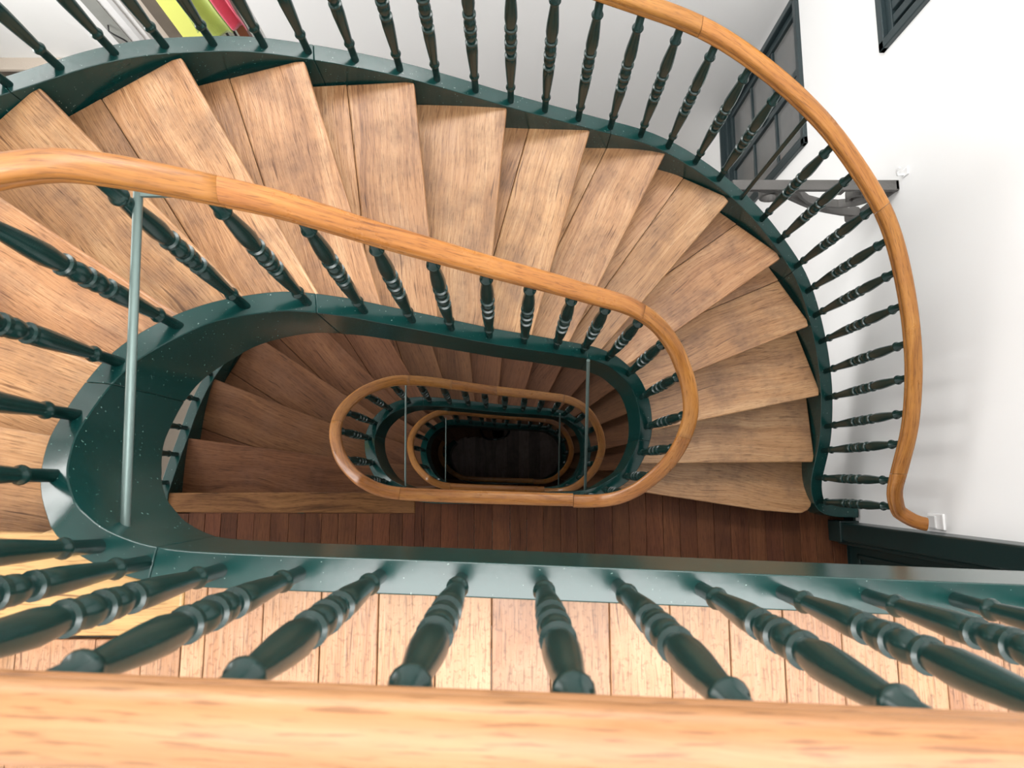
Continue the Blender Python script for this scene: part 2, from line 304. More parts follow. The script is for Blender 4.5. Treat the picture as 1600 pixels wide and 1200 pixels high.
def frange(a, b, n): return [a + (b - a) * i / (n - 1) for i in range(n)]
def string_piece(name, cur, k0, k1, lev, zf, hf, width, m, parent, n=None, side=1):
    n = n or max(4, int(abs(k0 - k1) * 9) + 2); vs = []
    F = []
    dist = 0; uvl = []; prev = None
    for k in frange(k0, k1, n):
        p = cur.at(k); q = p + cur.normal(k) * width * side; z = zf(k, lev); hh = hf(k)
        if prev is not None: dist += (p - prev).length
        prev = p
        for c, zz in ((p, z), (q, z), (q, z - hh), (p, z - hh)): vs.append(Vector((c.x, c.y, zz)))
        uvl += [(dist, 0), (dist, width), (dist, width + hh), (dist, width * 2 + hh)]
    for i in range(n - 1):
        for j in range(4):
            F.append((i*4 + j, i*4 + (j+1) % 4, i*4 + 4 + (j+1) % 4, i*4 + 4 + j))
    F.append((0, 1, 2, 3)); F.append(tuple(4 * (n - 1) + j for j in range(4)))
    return new_obj(name, vs, F, m, parent, smooth=True, auto=40, bevel=0.003, loc=vs[0])
def h_in(k):
    tab = [(-5, .27), (0, .27), (1.2, .34), (3, .38), (5, .36), (8, .31), (10, .31), (13, .355), (15, .40), (16.5, .42), (17.3, .36), (18.2, .28), (40, .27)]
    for (a, va), (b, vb) in zip(tab, tab[1:]):
        if a <= k <= b: return va + (vb - va) * (k - a) / (b - a)
    return .27
def h_out(k): return 0.33 if k > 1.2 else 0.19

# rail section: rounded top, groove, lower bead
RW = 0.034
def rail_prof(wd=RW, up=0.0):
    P = [(-.55, -.032), (-.80, -.028), (-.90, -.020), (-.84, -.011), (-.68, -.006), (-.70, -.001), (-.93, .001), (-1.0, .009), (-.97, .018), (-.84, .026), (-.55, .031), (0, .033)]
    P = [(a * wd, b) for a, b in P]
    return P + [(-a, b) for a, b in reversed(P[:-1])]
def rail_piece(name, cur, k0, k1, zf, m, parent, n=None, swap=1):
    n = n or max(5, int(abs(k0 - k1) * 8) + 3); fr = []
    for k in frange(k0, k1, n):
        p = cur.at(k); fr.append((Vector((p.x, p.y, zf(k) + HB + 0.030)), cur.normal(k), Vector((0, 0, 1))))
    return sweep(name, fr, rail_prof(), m, parent, smooth=True, auto=55, loc=fr[0][0])

# ------------------------------------------------------------------ baluster
PROF = [(-.05,.0135),(.115,.0142),(.12,.0182),(.13,.0202),(.14,.0182),(.146,.0145),(.16,.0152),(.25,.0190),(.34,.0222),(.385,.0220),(.395,.0192),(.399,.0232),(.411,.0232),(.414,.0165),(.424,.0145),(.434,.0180),(.448,.0215),(.465,.0228),(.480,.0212),(.488,.0178),(.492,.0180),(.495,.0242),(.510,.0242),(.513,.0180),(.518,.0180),(.530,.0210),(.548,.0228),(.566,.0208),(.578,.0170),(.588,.0142),(.595,.0160),(.599,.0240),(.612,.0240),(.616,.0180),(.632,.0196),(.68,.0232),(.74,.0216),(.82,.0172),(.862,.0147),(.87,.0150),(.875,.0192),(.885,.0215),(.895,.0192),(.90,.0150),(1.02,.0138)]
def baluster_mesh():
    seg = 16; v = []; F = []
    for t, r in PROF:
        r *= 1.1
        for i in range(seg):
            a = 2 * math.pi * i / seg; v.append((r * math.cos(a), r * math.sin(a), t * HB))
    for i in range(len(PROF) - 1):
        for j in range(seg): F.append((i*seg + j, i*seg + (j+1) % seg, (i+1)*seg + (j+1) % seg, (i+1)*seg + j))
    F.append(tuple(range(seg))); F.append(tuple((len(PROF) - 1) * seg + j for j in range(seg)))
    me = bpy.data.meshes.new('baluster'); me.from_pydata(v, [], F)
    bm = bmesh.new(); bm.from_mesh(me); bmesh.ops.recalc_face_normals(bm, faces=bm.faces); bm.to_mesh(me); bm.free()
    for p in me.polygons: p.use_smooth = True
    try: me.set_sharp_from_angle(angle=math.radians(50))
    except Exception: pass
    me.materials.append(M['green_baluster']); return me
BAL = baluster_mesh()
def baluster(base, top, parent):
    o = bpy.data.objects.new('baluster', BAL); link(o, parent)
    d = top - base; L = d.length
    q = Vector((0, 0, 1)).rotation_difference(d.normalized())
    o.location = base - parent.location; o.rotation_mode = 'QUATERNION'; o.rotation_quaternion = q; o.scale = (1, 1, L / HB)
    return o

# ------------------------------------------------------------------ treads
CORN = {1:(1.884,-.215),2:(1.845,.112),3:(1.829,.499),4:(1.712,.877),5:(1.500,1.218),6:(1.170,1.478),7:(.798,1.661),8:(.39,1.688),9:(-.015,1.703),10:(-.42,1.718),11:(-.846,1.703),12:(-1.258,1.60),13:(-1.653,1.366),14:(-1.93,1.09),15:(-2.141,.729),16:(-2.216,.29),17:(-2.234,-.085)}
def clip(poly, p, n, d0, keep_le=True):
    out = []
    def s(q): 
        v = (q[0] - p[0]) * n[0] + (q[1] - p[1]) * n[1] - d0
        return -v if keep_le else v
    for i in range(len(poly)):
        a, b = poly[i], poly[(i + 1) % len(poly)]; sa, sb = s(a), s(b)
        if sa >= 0: out.append(a)
        if (sa >= 0) != (sb >= 0):
            t = sa / (sa - sb); out.append((a[0] + t * (b[0] - a[0]), a[1] + t * (b[1] - a[1])))
    return out
def parea(p): return abs(sum(p[i][0] * p[(i+1) % len(p)][1] - p[(i+1) % len(p)][0] * p[i][1] for i in range(len(p)))) / 2
SEAM1 = {4: .31, 5: .30, 6: .27, 7: .285, 8: .292, 10: .292, 11: .31, 12: .335}
SEAM2 = {15: .36, 14: .33, 13: .30, 12: .31, 11: .29, 6: .3}
def treads(flight, lev, T, ks, m, seamw):
    for k in ks:
        I0 = T.off(k, .02); I1 = T.off(k + 1, .02)
        O0 = Vector((*CORN[k], 0)); O1 = Vector((*CORN[k + 1], 0))
        d0 = (O0 - I0).normalized(); d1 = (O1 - I1).normalized()
        up0 = Vector((-d0.y, d0.x, 0)); up0 = up0 if up0.dot(O1 - O0) > 0 else -up0      # uphill
        up1 = Vector((-d1.y, d1.x, 0)); up1 = up1 if up1.dot(O1 - O0) > 0 else -up1
        e = (O0 - O1).normalized(); outw = Vector((e.y, -e.x, 0)); outw = outw if outw.dot(O0 - I0) > 0 else -outw
        poly = [I0] + [T.off(k + t, .02) for t in (.25, .5, .75)] + [I1, I1 + up1 * .05, O1 + up1 * .05 + outw * .012, O0 + outw * .012 + up0 * .035, O0 + outw * .003]
        if k == 1:
            poly = poly[:-2] + [O0 + outw * .012 + up0 * .12, O0 + up0 * .055 + outw*.004, O0 + up0 * .03 - d0 * .012, O0 + up0 * .008 - d0 * .045, O0 - d0 * .09, O0 - d0 * .3 - up0 * .012, O0 - d0 * .75 - up0 * .006]
        poly = [(p.x, p.y) for p in poly]
        z = ztread(k, lev); n = (up0.x, up0.y)
        wd = seamw.get(k, 5.0)
        ang = {6: .09, 9: -.05, 12: .05}.get(k, 0.02)
        nn = (n[0] * math.cos(ang) - n[1] * math.sin(ang), n[0] * math.sin(ang) + n[1] * math.cos(ang))
        pr = (O0.x, O0.y)
        fpoly = clip(poly, pr, nn, wd, True); rpoly = clip(poly, pr, nn, wd + .002, False)
        ox, oy = I0.x, I0.y
        def uvf(v, ox=ox, oy=oy, d=d0, u=up0): return ((v[0]-ox) * d.x + (v[1]-oy) * d.y, (v[0]-ox) * u.x + (v[1]-oy) * u.y + v[2])
        def uvr(v, ox=ox, oy=oy, d=d0, u=up0): return ((v[0]-ox) * d.x + (v[1]-oy) * d.y + 3.1, (v[0]-ox) * u.x + (v[1]-oy) * u.y + v[2])
        has = len(rpoly) > 2 and parea(rpoly) > 0.012
        t = prism('tread', fpoly if has else poly, z - .034, z, m, flight, bevel=.007, uvs=uvf, seg=3)
        if has: prism('rear_board', rpoly, z - .034, z - .0008, m, t, bevel=.0015, uvs=uvr, seg=1)
        a, b = I0 + up0 * .035, O0 + up0 * .035
        prism('riser', [(a.x, a.y), (b.x, b.y), (b.x + up0.x * .016, b.y + up0.y * .016), (a.x + up0.x * .016, a.y + up0.y * .016)], z - R + .001, z - .034, M['riser'], flight)
    # top riser under the landing nosing
    I0 = T.off(17, .02); O0 = Vector((*CORN[17], 0)); d0 = (O0 - I0).normalized(); up0 = Vector((-d0.y, d0.x, 0)); up0 = up0 if up0.y < 0 else -up0
    a, b = I0 + up0 * .035, O0 + up0 * .035
    z = ztread(17, lev)
    prism('riser', [(a.x, a.y), (b.x, b.y), (b.x + up0.x * .016, b.y + up0.y * .016), (a.x + up0.x * .016, a.y + up0.y * .016)], z - R + .001, z - .036, M['riser'], flight)

names = {1: ('upper oak staircase flight, pale worn treads, turning down from the top landing', 'second staircase flight down with darker brown treads, seen through the stair well', 'third staircase flight down, dark brown treads seen inside the second flight handrail', 'lowest short staircase flight in the dark, beside the ground floor planks')}
def flight(lev, T, klo, khi, m, joints_in, joints_out, outer=True):
    F = empty('staircase_flight', (0, 0, -lev * H), label=names[1][lev - 1], cat='staircase', group='staircase flights')
    treads(F, lev, T, range(klo, 17), m, SEAM1 if lev == 1 else SEAM2)
    g = .0012
    js = joints_in
    for a, b in zip(js, js[1:]): string_piece('inner_string', T, a - g, b + g, lev, zin, h_in, .072, M['green'], F)
    if outer:
        js = joints_out
        for a, b in zip(js, js[1:]): string_piece('outer_string', O_in, a - g, b + g, lev, zout, h_out, .07, M['green'], F, side=-1)
    return F

# ------------------------------------------------------------------ setting: landings
def landing(name, lev, m, x0, x1, pw, front_y, nose_poly, nose_mat, T, edges=None, label=None):
    z = -lev * H
    slab = empty(name, (0, 0, z), kind='structure')
    box('slab', (x0, -1.5, z - .26), (2.2, -.36 if lev == 0 else -.27, z - .026), M['ceiling'], slab)
    if lev == 0: box('slab', (x0, -.40, z - .26), (-1.05, -.15, z - .026), M['ceiling'], slab)
    x = x0; i = 0
    es = edges or []
    xs = [x0]
    while xs[-1] < 2.2 - 1e-6:
        nx = None
        for e in es:
            if e > xs[-1] + .01: nx = e; break
        if nx is None: nx = xs[-1] + pw * random.uniform(.93, 1.07)
        elif nx - xs[-1] > pw * 1.6: nx = xs[-1] + pw * random.uniform(.93, 1.07)
        xs.append(min(nx, 2.2))
    for a, b in zip(xs, xs[1:]):
        if b - a < .012: continue
        g = random.choice([.0012, .002, .003])
        fa, fb = front_y(a + .003), front_y(b - .003)
        dz = random.uniform(-.0015, .0)
        ys = [-1.5] if lev else [-1.5]
        prism('plank', [(a + g/2, -1.5), (b - g/2, -1.5), (b - g/2, fb), (a + g/2, fa)], z - .026, z + dz, m, slab, bevel=.0018, seg=1,
              uvs=lambda v, a=a: (v[1], v[0] - a + v[2]))
    if nose_poly:
        prism('nosing_board', nose_poly, z - .034, z + .0005, nose_mat, slab, bevel=.008, seg=3, uvs=lambda v: (v[0], v[1] + v[2]))
    return slab
# top landing
def fy0(x):
    if x < -.99: return -.335
    if x < -.70: return -.335
    return -.229 - .038 * (x + .45) + .012
E0 = [-2.9, -1.82, -1.70, -1.57, -1.44, -1.31, -1.18, -1.05, -.881, -.783, -.70, -.65, -.529, -.405, -.282, -.159, -.039, .086, .213, .343, .469, .585, .708, .825, .927, 1.05]
NB0 = [(-2.30, -.088), (-1.02, -.113), (-.985, -.10), (-.93, -.150), (-.86, -.19), (-.78, -.215), (-.70, -.228), (-.70, -.328), (-2.30, -.330)]
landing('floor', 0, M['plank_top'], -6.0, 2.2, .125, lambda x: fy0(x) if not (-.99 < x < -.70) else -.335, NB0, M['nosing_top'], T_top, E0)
def fy1(x):
    if x < -.62: return -.213
    if x < .50: return -.135
    if x < .72: return -.06
    if x < 1.90: return .16
    return -.185
E1 = [-2.205, -2.097, -1.989, -1.885, -1.777, -1.669, -1.561, -1.444, -1.336, -1.228, -1.12, -1.003, -.893, -.783, -.70, -.62, -.562, -.45, -.34, -.233, -.115, .001, .109, .218, .33, .439, .551, .668, .78, .889, 1.0, 1.11, 1.22, 1.332, 1.44, 1.557, 1.67, 1.779, 1.892, 1.996, 2.101]
NB1 = [(-2.30, -.080), (-.86, -.075), (-.79, -.085), (-.70, -.115), (-.62, -.135), (-.62, -.212), (-2.30, -.206)]
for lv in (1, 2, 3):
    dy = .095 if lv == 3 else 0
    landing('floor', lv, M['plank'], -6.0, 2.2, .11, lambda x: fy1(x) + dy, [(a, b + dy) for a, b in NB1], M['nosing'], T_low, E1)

# flights, seen from the top down
flight(1, T_top, 1, 17, M['tread'], [30, 18.15, 15.2, 12.05, 6.45, 2.72, -.35], [18.1, 13.2, 10.9, 7.75, 4.78, .12])
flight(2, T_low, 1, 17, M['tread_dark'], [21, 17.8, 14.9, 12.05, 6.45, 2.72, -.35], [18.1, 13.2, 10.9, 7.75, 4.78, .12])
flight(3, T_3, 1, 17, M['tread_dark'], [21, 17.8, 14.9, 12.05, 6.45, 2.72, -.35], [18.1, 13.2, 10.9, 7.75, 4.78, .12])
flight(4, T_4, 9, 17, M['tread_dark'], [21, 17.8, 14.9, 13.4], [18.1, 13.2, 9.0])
box('ground_slab', (-6.0, -1.5, (-3 * H - 8 * R) - .25), (2.2, 4.5, (-3 * H - 8 * R) - .03), M['taupe'])['kind'] = 'structure'
# ground floor, eight risers under the lowest landing
ZG = -3 * H - 8 * R
gf = empty('floor', (0, 0, ZG), kind='structure')
x = -2.9
while x < 2.2:
    wd = random.uniform(.17, .2)
    box('plank', (x + .002, -1.5, ZG - .03), (min(x + wd, 2.2), 3.9, ZG), M['ground_plank'], gf, uvs=lambda v, x=x: (v[1], v[0] - x + v[2]))
    x += wd + .002

# ------------------------------------------------------------------ balustrades
kin1 = [16.48, 15.69, 14.86, 14.11, 13.06, 12.18, 11.31, 10.47, 9.73, 8.89, 8.15, 7.32, 6.57, 5.69, 4.78, 3.9, 3.11, 2.32, 1.48, .75, .15]
kin2 = [17.6, 16.9, 16.09, 15.04, 14.29, 13.46, 12.58, 11.79, 11.0, 10.25, 9.51, 8.68, 7.9, 7.1, 6.35, 5.6, 4.75, 3.9, 3.1, 2.32, 1.5, .75, .15]
def balustrade(lev, T, Rc, ks, pieces, label, front_x=()):
    B = empty('balustrade', (0, 0, -lev * H + .045), label=label, cat='balustrade', group='inner balustrades round the well')
    for a, b in zip(pieces, pieces[1:]): rail_piece('handrail', Rc, a - .002, b + .002, lambda k: zin(k, lev), M['rail_skylit' if a == 30 else 'rail'], B)
    for k in ks:
        p = T.off(k, .036); t = Rc.at(k); z = zin(k, lev)
        baluster(Vector((p.x, p.y, z)), Vector((t.x, t.y, z + HB)), B)
    for x in front_x:
        # landing balusters placed by their position along the straight front string
        lo, hi = (30, 17.5) if lev == 1 else (21, 17.2)
        for _ in range(40):
            mid = (lo + hi) / 2
            if T.at(mid).x > x: lo = mid
            else: hi = mid
        k = (lo + hi) / 2; p = T.off(k, .036)
        lo2, hi2 = (30, 17.2) if lev == 1 else (21, 17.0)
        for _ in range(40):
            mid = (lo2 + hi2) / 2
            if Rc.at(mid).x > x: lo2 = mid
            else: hi2 = mid
        t = Rc.at((lo2 + hi2) / 2); z = zin(k, lev)
        baluster(Vector((p.x, p.y, z)), Vector((t.x, t.y, z + HB)), B)
    return B
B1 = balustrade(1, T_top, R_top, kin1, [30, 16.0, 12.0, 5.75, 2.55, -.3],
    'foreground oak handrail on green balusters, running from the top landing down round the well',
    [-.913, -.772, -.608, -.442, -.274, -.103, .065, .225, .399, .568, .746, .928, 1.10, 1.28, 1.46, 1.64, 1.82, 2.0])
fx = [-.52, -.36, -.20, -.04, .12, .26]
B2 = balustrade(2, T_low, R_low, kin2, [21, 18.1, 14.7, 12.0, 10.6, 9.0, 6.2, 2.55, -.3],
    'second handrail loop down, orange wood on green balusters, largest closed oval in the well', fx)
B3 = balustrade(3, T_3, R_3, kin2, [21, 18.1, 12.0, 6.2, -.3],
    'third handrail loop down, smaller darker oval nested inside the second loop', fx)
B4 = balustrade(4, T_4, R_4, [17.6, 16.9, 16.09, 15.04, 14.3], [21, 18.1, 13.9],
    'lowest handrail ending in shadow at the left of the ground floor planks', fx)
for B, g in ((B1, None),):
    pass

# outer balustrades along the outside of the flights
kob = [13.176,12.807,12.439,12.086,11.717,11.316,10.947,10.546,10.145,9.776,9.359,8.958,8.557,8.156,7.755,7.37,7.001,6.617,6.264,5.911,5.542,5.189,4.804,4.435,4.082,3.714,3.313,2.944,2.543,2.174,1.677,1.147]
kob_up = [13.6, 14.05, 14.5, 14.95, 15.4, 15.85, 16.3, 16.8]
O_rail = Curve([(k, O_in.off(k, -.046).x, O_in.off(k, -.046).y) for k in frange(18.2, 2.0, 90)] + [(1.79,1.893,.031),(1.42,1.902,-.063),(1.13,1.941,-.137),(.76,1.995,-.182),(.54,2.05,-.211),(.42,2.085,-.216)], smooth=2)
def outer_balustrade(lev, label, full=True):
    B = empty('balustrade', (0, 0, -lev * H + .2), label=label, cat='balustrade', group='outer balustrades')
    pcs = [18.1, 13.2, 7.2, 4.75, 1.78, .42]
    for a, b in zip(pcs, pcs[1:]): rail_piece('handrail', O_rail, a - .002, b + .002, lambda k: zout(k, lev), M['rail'], B)
    for k in kob_up + (kob if full else []):
        p = O_in.off(k, -.034); t = O_in.off(k, -.046) if k > 2 else O_rail.at(k); z = zout(k, lev)
        if abs(k - 5.911) < .01 and full:
            rod('plain_baluster', (p.x, p.y, z - .03), (t.x, t.y, z + HB + .02), .0115, M['green_baluster'], B)['label'] = 'plain thin round iron bar in place of a turned baluster'
            continue
        baluster(Vector((p.x, p.y, z)), Vector((t.x, t.y, z + HB)), B)
    return B
OB1 = outer_balustrade(1, 'outer oak handrail on green balusters curling to the white wall beside the light switch')
OB2 = outer_balustrade(2, 'outer balustrade of the second flight, glimpsed dark behind the green string at left', full=False)

# steel tie rods across the well
def tie_rod(a, b, r, label, bracket=None):
    t = empty('tie_rod', b, label=label, cat='tie rod', group='steel tie rods across the well')
    rod('bar', a, b, r, M['steel'], t)
    if bracket:
        bx, by, bz = a
        v = box('bracket_plate', (bx - .008, by - .012, bz - .004), (bx + .12, by + .010, bz + .006), M['steel'], t)
    box('foot_plate', (b[0] - .02, b[1] - .012, b[2] - .02), (b[0] + .02, b[1] + .004, b[2] + .02), M['steel'], t, bevel=.003)
    return t
tie_rod((-.849, .652, .035), (-.862, -.118, -.045), .0105, 'thick grey steel rod from the oak handrail to the green string at left', True)
tie_rod((.368, .56, -1.62), (.492, -.072, -2.96), .0085, 'long steel rod across the right end of the second handrail loop')
tie_rod((-.714, .650, -3.07), (-.690, -.072, -2.99), .0062, 'thin steel rod crossing the left end of the second handrail loop')
tie_rod((.453, .60, -4.58), (.532, -.072, -5.95), .0075, 'thin steel rod crossing the right part of the third handrail loop')
tie_rod((-.719, .700, -6.04), (-.708, -.072, -5.97), .0062, 'thin steel rod at the far left of the dark ground floor, inside the third loop')

# ------------------------------------------------------------------ setting: walls
ZB, ZT = ZG - .03, 3.2
def wall(name, lo, hi, m=None): 
    return tag(box(name, lo, hi, m or M['wall']), kind='structure')
def holed_x(name, x0, x1, ya, yb, holes, m):
    """wall slab normal to X, from y=ya..yb, ZB..ZT with rectangular holes (y0,y1,z0,z1)"""
    ys = sorted({ya, yb} | {h[0] for h in holes} | {h[1] for h in holes}); zs = sorted({ZB, ZT} | {h[2] for h in holes} | {h[3] for h in holes})
    v = []; F = []
    def q(a, b, c, d): i = len(v); v.extend([a, b, c, d]); F.append((i, i+1, i+2, i+3))
    for y0, y1 in zip(ys, ys[1:]):
        for z0, z1 in zip(zs, zs[1:]):
            if any(h[0] <= y0 + 1e-6 and y1 <= h[1] + 1e-6 and h[2] <= z0 + 1e-6 and z1 <= h[3] + 1e-6 for h in holes): continue
            for x in (x0, x1): q((x, y0, z0), (x, y1, z0), (x, y1, z1), (x, y0, z1))
    for (y0, y1, z0, z1) in holes:
        q((x0, y0, z0), (x1, y0, z0), (x1, y1, z0), (x0, y1, z0)); q((x0, y0, z1), (x1, y0, z1), (x1, y1, z1), (x0, y1, z1))
        q((x0, y0, z0), (x1, y0, z0), (x1, y0, z1), (x0, y0, z1)); q((x0, y1, z0), (x1, y1, z0), (x1, y1, z1), (x0, y1, z1))
    q((x0, ya, ZB), (x1, ya, ZB), (x1, ya, ZT), (x0, ya, ZT)); q((x0, yb, ZB), (x1, yb, ZB), (x1, yb, ZT), (x0, yb, ZT))
    q((x0, ya, ZT), (x1, ya, ZT), (x1, yb, ZT), (x0, yb, ZT))
    me = bpy.data.meshes.new(name); me.from_pydata(v, [], F); me.materials.append(m)
    bm = bmesh.new(); bm.from_mesh(me); bmesh.ops.remove_doubles(bm, verts=bm.verts, dist=1e-5); bmesh.ops.recalc_face_normals(bm, faces=bm.faces); bm.to_mesh(me); bm.free()
    o = bpy.data.objects.new(name, me); link(o); return tag(o, kind='structure')
WIN1 = (2.47, 3.70, -4.86, -3.16); WIN2 = (2.49, 3.72, -2.14, -.45); DOOR = (-1.22, -.375, -H, -H + 2.15)
holed_x('wall_right', 2.2, 2.42, -1.6, 4.0, [WIN1, WIN2, DOOR], M['wall'])
wall('wall_back', (-2.08, 3.74, ZB), (2.2, 3.92, ZT))
wall('wall_rear', (-6.1, 4.5, ZB), (-1.9, 4.7, ZT), M['wall_bright'])
wall('wall_front', (-6.1, -1.62, ZB), (2.42, -1.5, ZT))
wall('wall_left', (-6.2, -1.6, ZB), (-6.0, 4.6, ZT), M['wall_bright'])
# ceiling with the opening of the roof lantern
cl = empty('ceiling', (0, 0, ZT), kind='structure')
for lo, hi in (((-6.2, -1.6, ZT), (-1.3, 4.7, ZT + .2)), ((2.1, -1.6, ZT), (2.42, 4.7, ZT + .2)), ((-1.3, -1.6, ZT), (2.1, -1.3, ZT + .2)), ((-1.3, -.1, ZT), (2.1, 4.7, ZT + .2))):
    box('ceiling_panel', lo, hi, M['ceiling'], cl)

# window_1: lower casement window
def window_frame(name, W, sill=True):
    y0, y1, z0, z1 = W; w_ = empty(name, (2.2, (y0 + y1) / 2, z0), kind='structure')
    t = .055
    for lo, hi in (((2.17, y0, z0), (2.28, y0 + t, z1)), ((2.17, y1 - t, z0), (2.28, y1, z1)), ((2.17, y0, z0), (2.28, y1, z0 + t)), ((2.17, y0, z1 - t), (2.28, y1, z1))):
        box('frame', lo, hi, M['slate'], w_, bevel=.006)
    return w_
w1 = window_frame('window_1', WIN1)
y0, y1, z0, z1 = WIN1; t = .055; mid = (y0 + y1) / 2
for s, (a, b) in enumerate(((y0 + t + .004, mid - .003), (mid + .003, y1 - t - .004))):
    sash = new_obj('sash', [(2.215, a, z0 + t), (2.215, a, z1 - t), (2.215, a + .001, z1 - t)], [(0, 1, 2)], M['slate'], w1, loc=(2.215, a, z0 + t))
    bpy.data.objects.remove(sash)
    c, d = z0 + t + .004, z1 - t - .004; sw = .06
    sash = box('sash', (2.205, a, c), (2.25, a + sw, d), M['slate'], w1, bevel=.006)
    box('sash', (2.205, b - sw, c), (2.25, b, d), M['slate'], w1, bevel=.006)
    for zz in (c, d - sw): box('sash_rail', (2.205, a + sw, zz), (2.25, b - sw, zz + sw), M['slate'], w1, bevel=.006)
    zs = [c + sw, c + sw + .50, c + sw + 1.0, d - sw]
    for zz in zs[1:3]: box('glazing_bar', (2.212, a + sw, zz - .015), (2.245, b - sw, zz + .015), M['slate'], w1, bevel=.005)
    for p, q in zip(zs, zs[1:]): box('pane', (2.232, a + sw - .005, p), (2.236, b - sw + .005, q), M['glass'], w1)
box('latch', (2.185, mid - .02, z0 + .85), (2.205, mid + .02, z0 + .97), M['black'], w1, bevel=.004)
box('sill', (2.12, y0 - .02, z0 - .03), (2.28, y1 + .02, z0), M['slate'], w1, bevel=.006)
# window_2: louvred shutter
w2 = window_frame('window_2', WIN2)
y0, y1, z0, z1 = WIN2
box('shutter_leaf', (2.235, y0 + t, z0 + t), (2.255, y1 - t, z1 - t), M['slate'], w2)
yy = y0 + t + .06; i = 0
while yy < y1 - .2:
    box('slat', (2.205, yy, z0 + t + .05), (2.236, yy + .055, z1 - .3), M['slate'], w2, bevel=.005)
    yy += .085; i += 1
for zz in (z0 + t, z1 - .3): box('shutter_rail', (2.2, y0 + t + .008, zz), (2.24, y1 - t - .008, zz + (.05 if zz < -1 else .24)), M['slate'], w2, bevel=.004)
# door_1 on the landing below
dr = empty('door_1', (2.2, (DOOR[0] + DOOR[1]) / 2, -H), kind='structure')
zf = -H
box('architrave', (2.085, -.375, zf), (2.22, -.262, zf + 2.26), M['green_dark'], dr, bevel=.01)
box('architrave', (2.13, -.405, zf), (2.22, -.375, zf + 2.2), M['green_dark'], dr, bevel=.01)
box('architrave', (2.085, -1.335, zf), (2.22, -1.222, zf + 2.26), M['green_dark'], dr, bevel=.01)
box('lintel', (2.085, -1.335, zf + 2.15), (2.22, -.262, zf + 2.26), M['green_dark'], dr, bevel=.01)
leaf = box('door_leaf', (2.205, -1.22, zf + .008), (2.245, -.405, zf + 2.14), M['green_dark'], dr)
for a, b in ((zf + .12, zf + .85), (zf + 1.0, zf + 2.0)):
    for lo, hi in (((2.19, -1.10, a), (2.206, -.46, a + .03)), ((2.19, -1.10, b - .03), (2.206, -.46, b)), ((2.19, -.49, a), (2.206, -.46, b)), ((2.19, -1.10, a), (2.206, -1.07, b))):
        box('panel_moulding', lo, hi, M['green_dark'], leaf, bevel=.006)
box('threshold', (2.19, -1.22, zf - .03), (2.32, -.375, zf + .003), M['green_dark'], dr)
box('plinth_block', (2.075, -.385, zf), (2.22, -.252, zf + .16), M['green_dark'], dr, bevel=.006)
box('skirting', (2.185, -.252, zf - .02), (2.2, -.21, zf + .12), M['green_dark'], dr)

# ------------------------------------------------------------------ small things
sw = empty('light_switch', (2.2, -.21, -1.97), label='small white light switch on the wall beside the end of the outer handrail', cat='light switch')
box('plate', (2.186, -.250, -2.085), (2.2, -.168, -1.955), M['white_plastic'], sw, bevel=.005)
box('rocker', (2.178, -.243, -2.075), (2.188, -.180, -2.01), M['grey_plastic'], sw, bevel=.003)
hk = empty('wall_hook', (2.2, 1.70, -2.03), label='tiny white hook on the white wall above the iron bracket end', cat='hook')
box('base', (2.192, 1.675, -2.06), (2.2, 1.72, -2.0), M['white_plastic'], hk, bevel=.004)
tube('peg', [(2.195, 1.69, -2.04), (2.165, 1.69, -2.05), (2.15, 1.70, -2.03), (2.15, 1.71, -2.0)], .007, M['white_plastic'], hk)
# iron bracket
br = empty('iron_bracket', (2.2, 1.655, -2.6), label='grey wrought iron scroll bracket fixed to the white wall under the staircase', cat='bracket')
zb = -2.10
box('bar', (1.26, 1.625, zb - .03), (2.2, 1.685, zb), M['iron'], br, bevel=.003)
def flat_band(name, pts, wy, th, parent):
    pts = [Vector((a, 0, b)) for a, b in pts]; fr = []
    for i, p in enumerate(pts):
        d = (pts[min(i+1, len(pts)-1)] - pts[max(i-1, 0)]).normalized()
        fr.append((Vector((p.x, 1.655, p.z)), Vector((0, 1, 0)), Vector((d.z, 0, -d.x))))
    return sweep(name, fr, [(-wy/2, -th/2), (wy/2, -th/2), (wy/2, th/2), (-wy/2, th/2)], M['iron'], parent, bevel=.002, loc=fr[0][0])
def arc(cx, cz, r, a0, a1, n=14, e=1.0): return [(cx + r * math.cos(math.radians(a)), cz + e * r * math.sin(math.radians(a))) for a in frange(a0, a1, n)]
flat_band('strut', [(1.42, zb - .035), (1.50, zb - .06), (1.58, zb - .10), (1.66, zb - .16), (1.74, zb - .22), (1.84, zb - .29), (1.95, zb - .34), (2.06, zb - .38), (2.18, zb - .40)], .05, .022, br)
flat_band('scroll', [(1.62, zb - .035), (1.66, zb - .07), (1.70, zb - .13), (1.77, zb - .20), (1.87, zb - .25), (1.98, zb - .265), (2.07, zb - .24), (2.12, zb - .18), (2.11, zb - .12), (2.06, zb - .09), (2.0, zb - .10), (1.975, zb - .14), (1.99, zb - .175), (2.03, zb - .18)], .05, .020, br)
flat_band('scroll', arc(1.52, zb - .12, .06, 60, 400, 18), .05, .018, br)
rod('boss', (2.04, 1.625, zb - .145), (2.04, 1.685, zb - .145), .032, M['iron'], br)
rod('boss', (2.15, 1.62, zb - .43), (2.15, 1.69, zb - .43), .045, M['iron'], br)
for xx in (1.84, 2.02): box('lug', (xx, 1.63, zb - .085), (xx + .07, 1.68, zb - .03), M['iron'], br, bevel=.003)
box('wall_plate', (2.185, 1.63, zb - .50), (2.2, 1.68, zb), M['iron'], br)

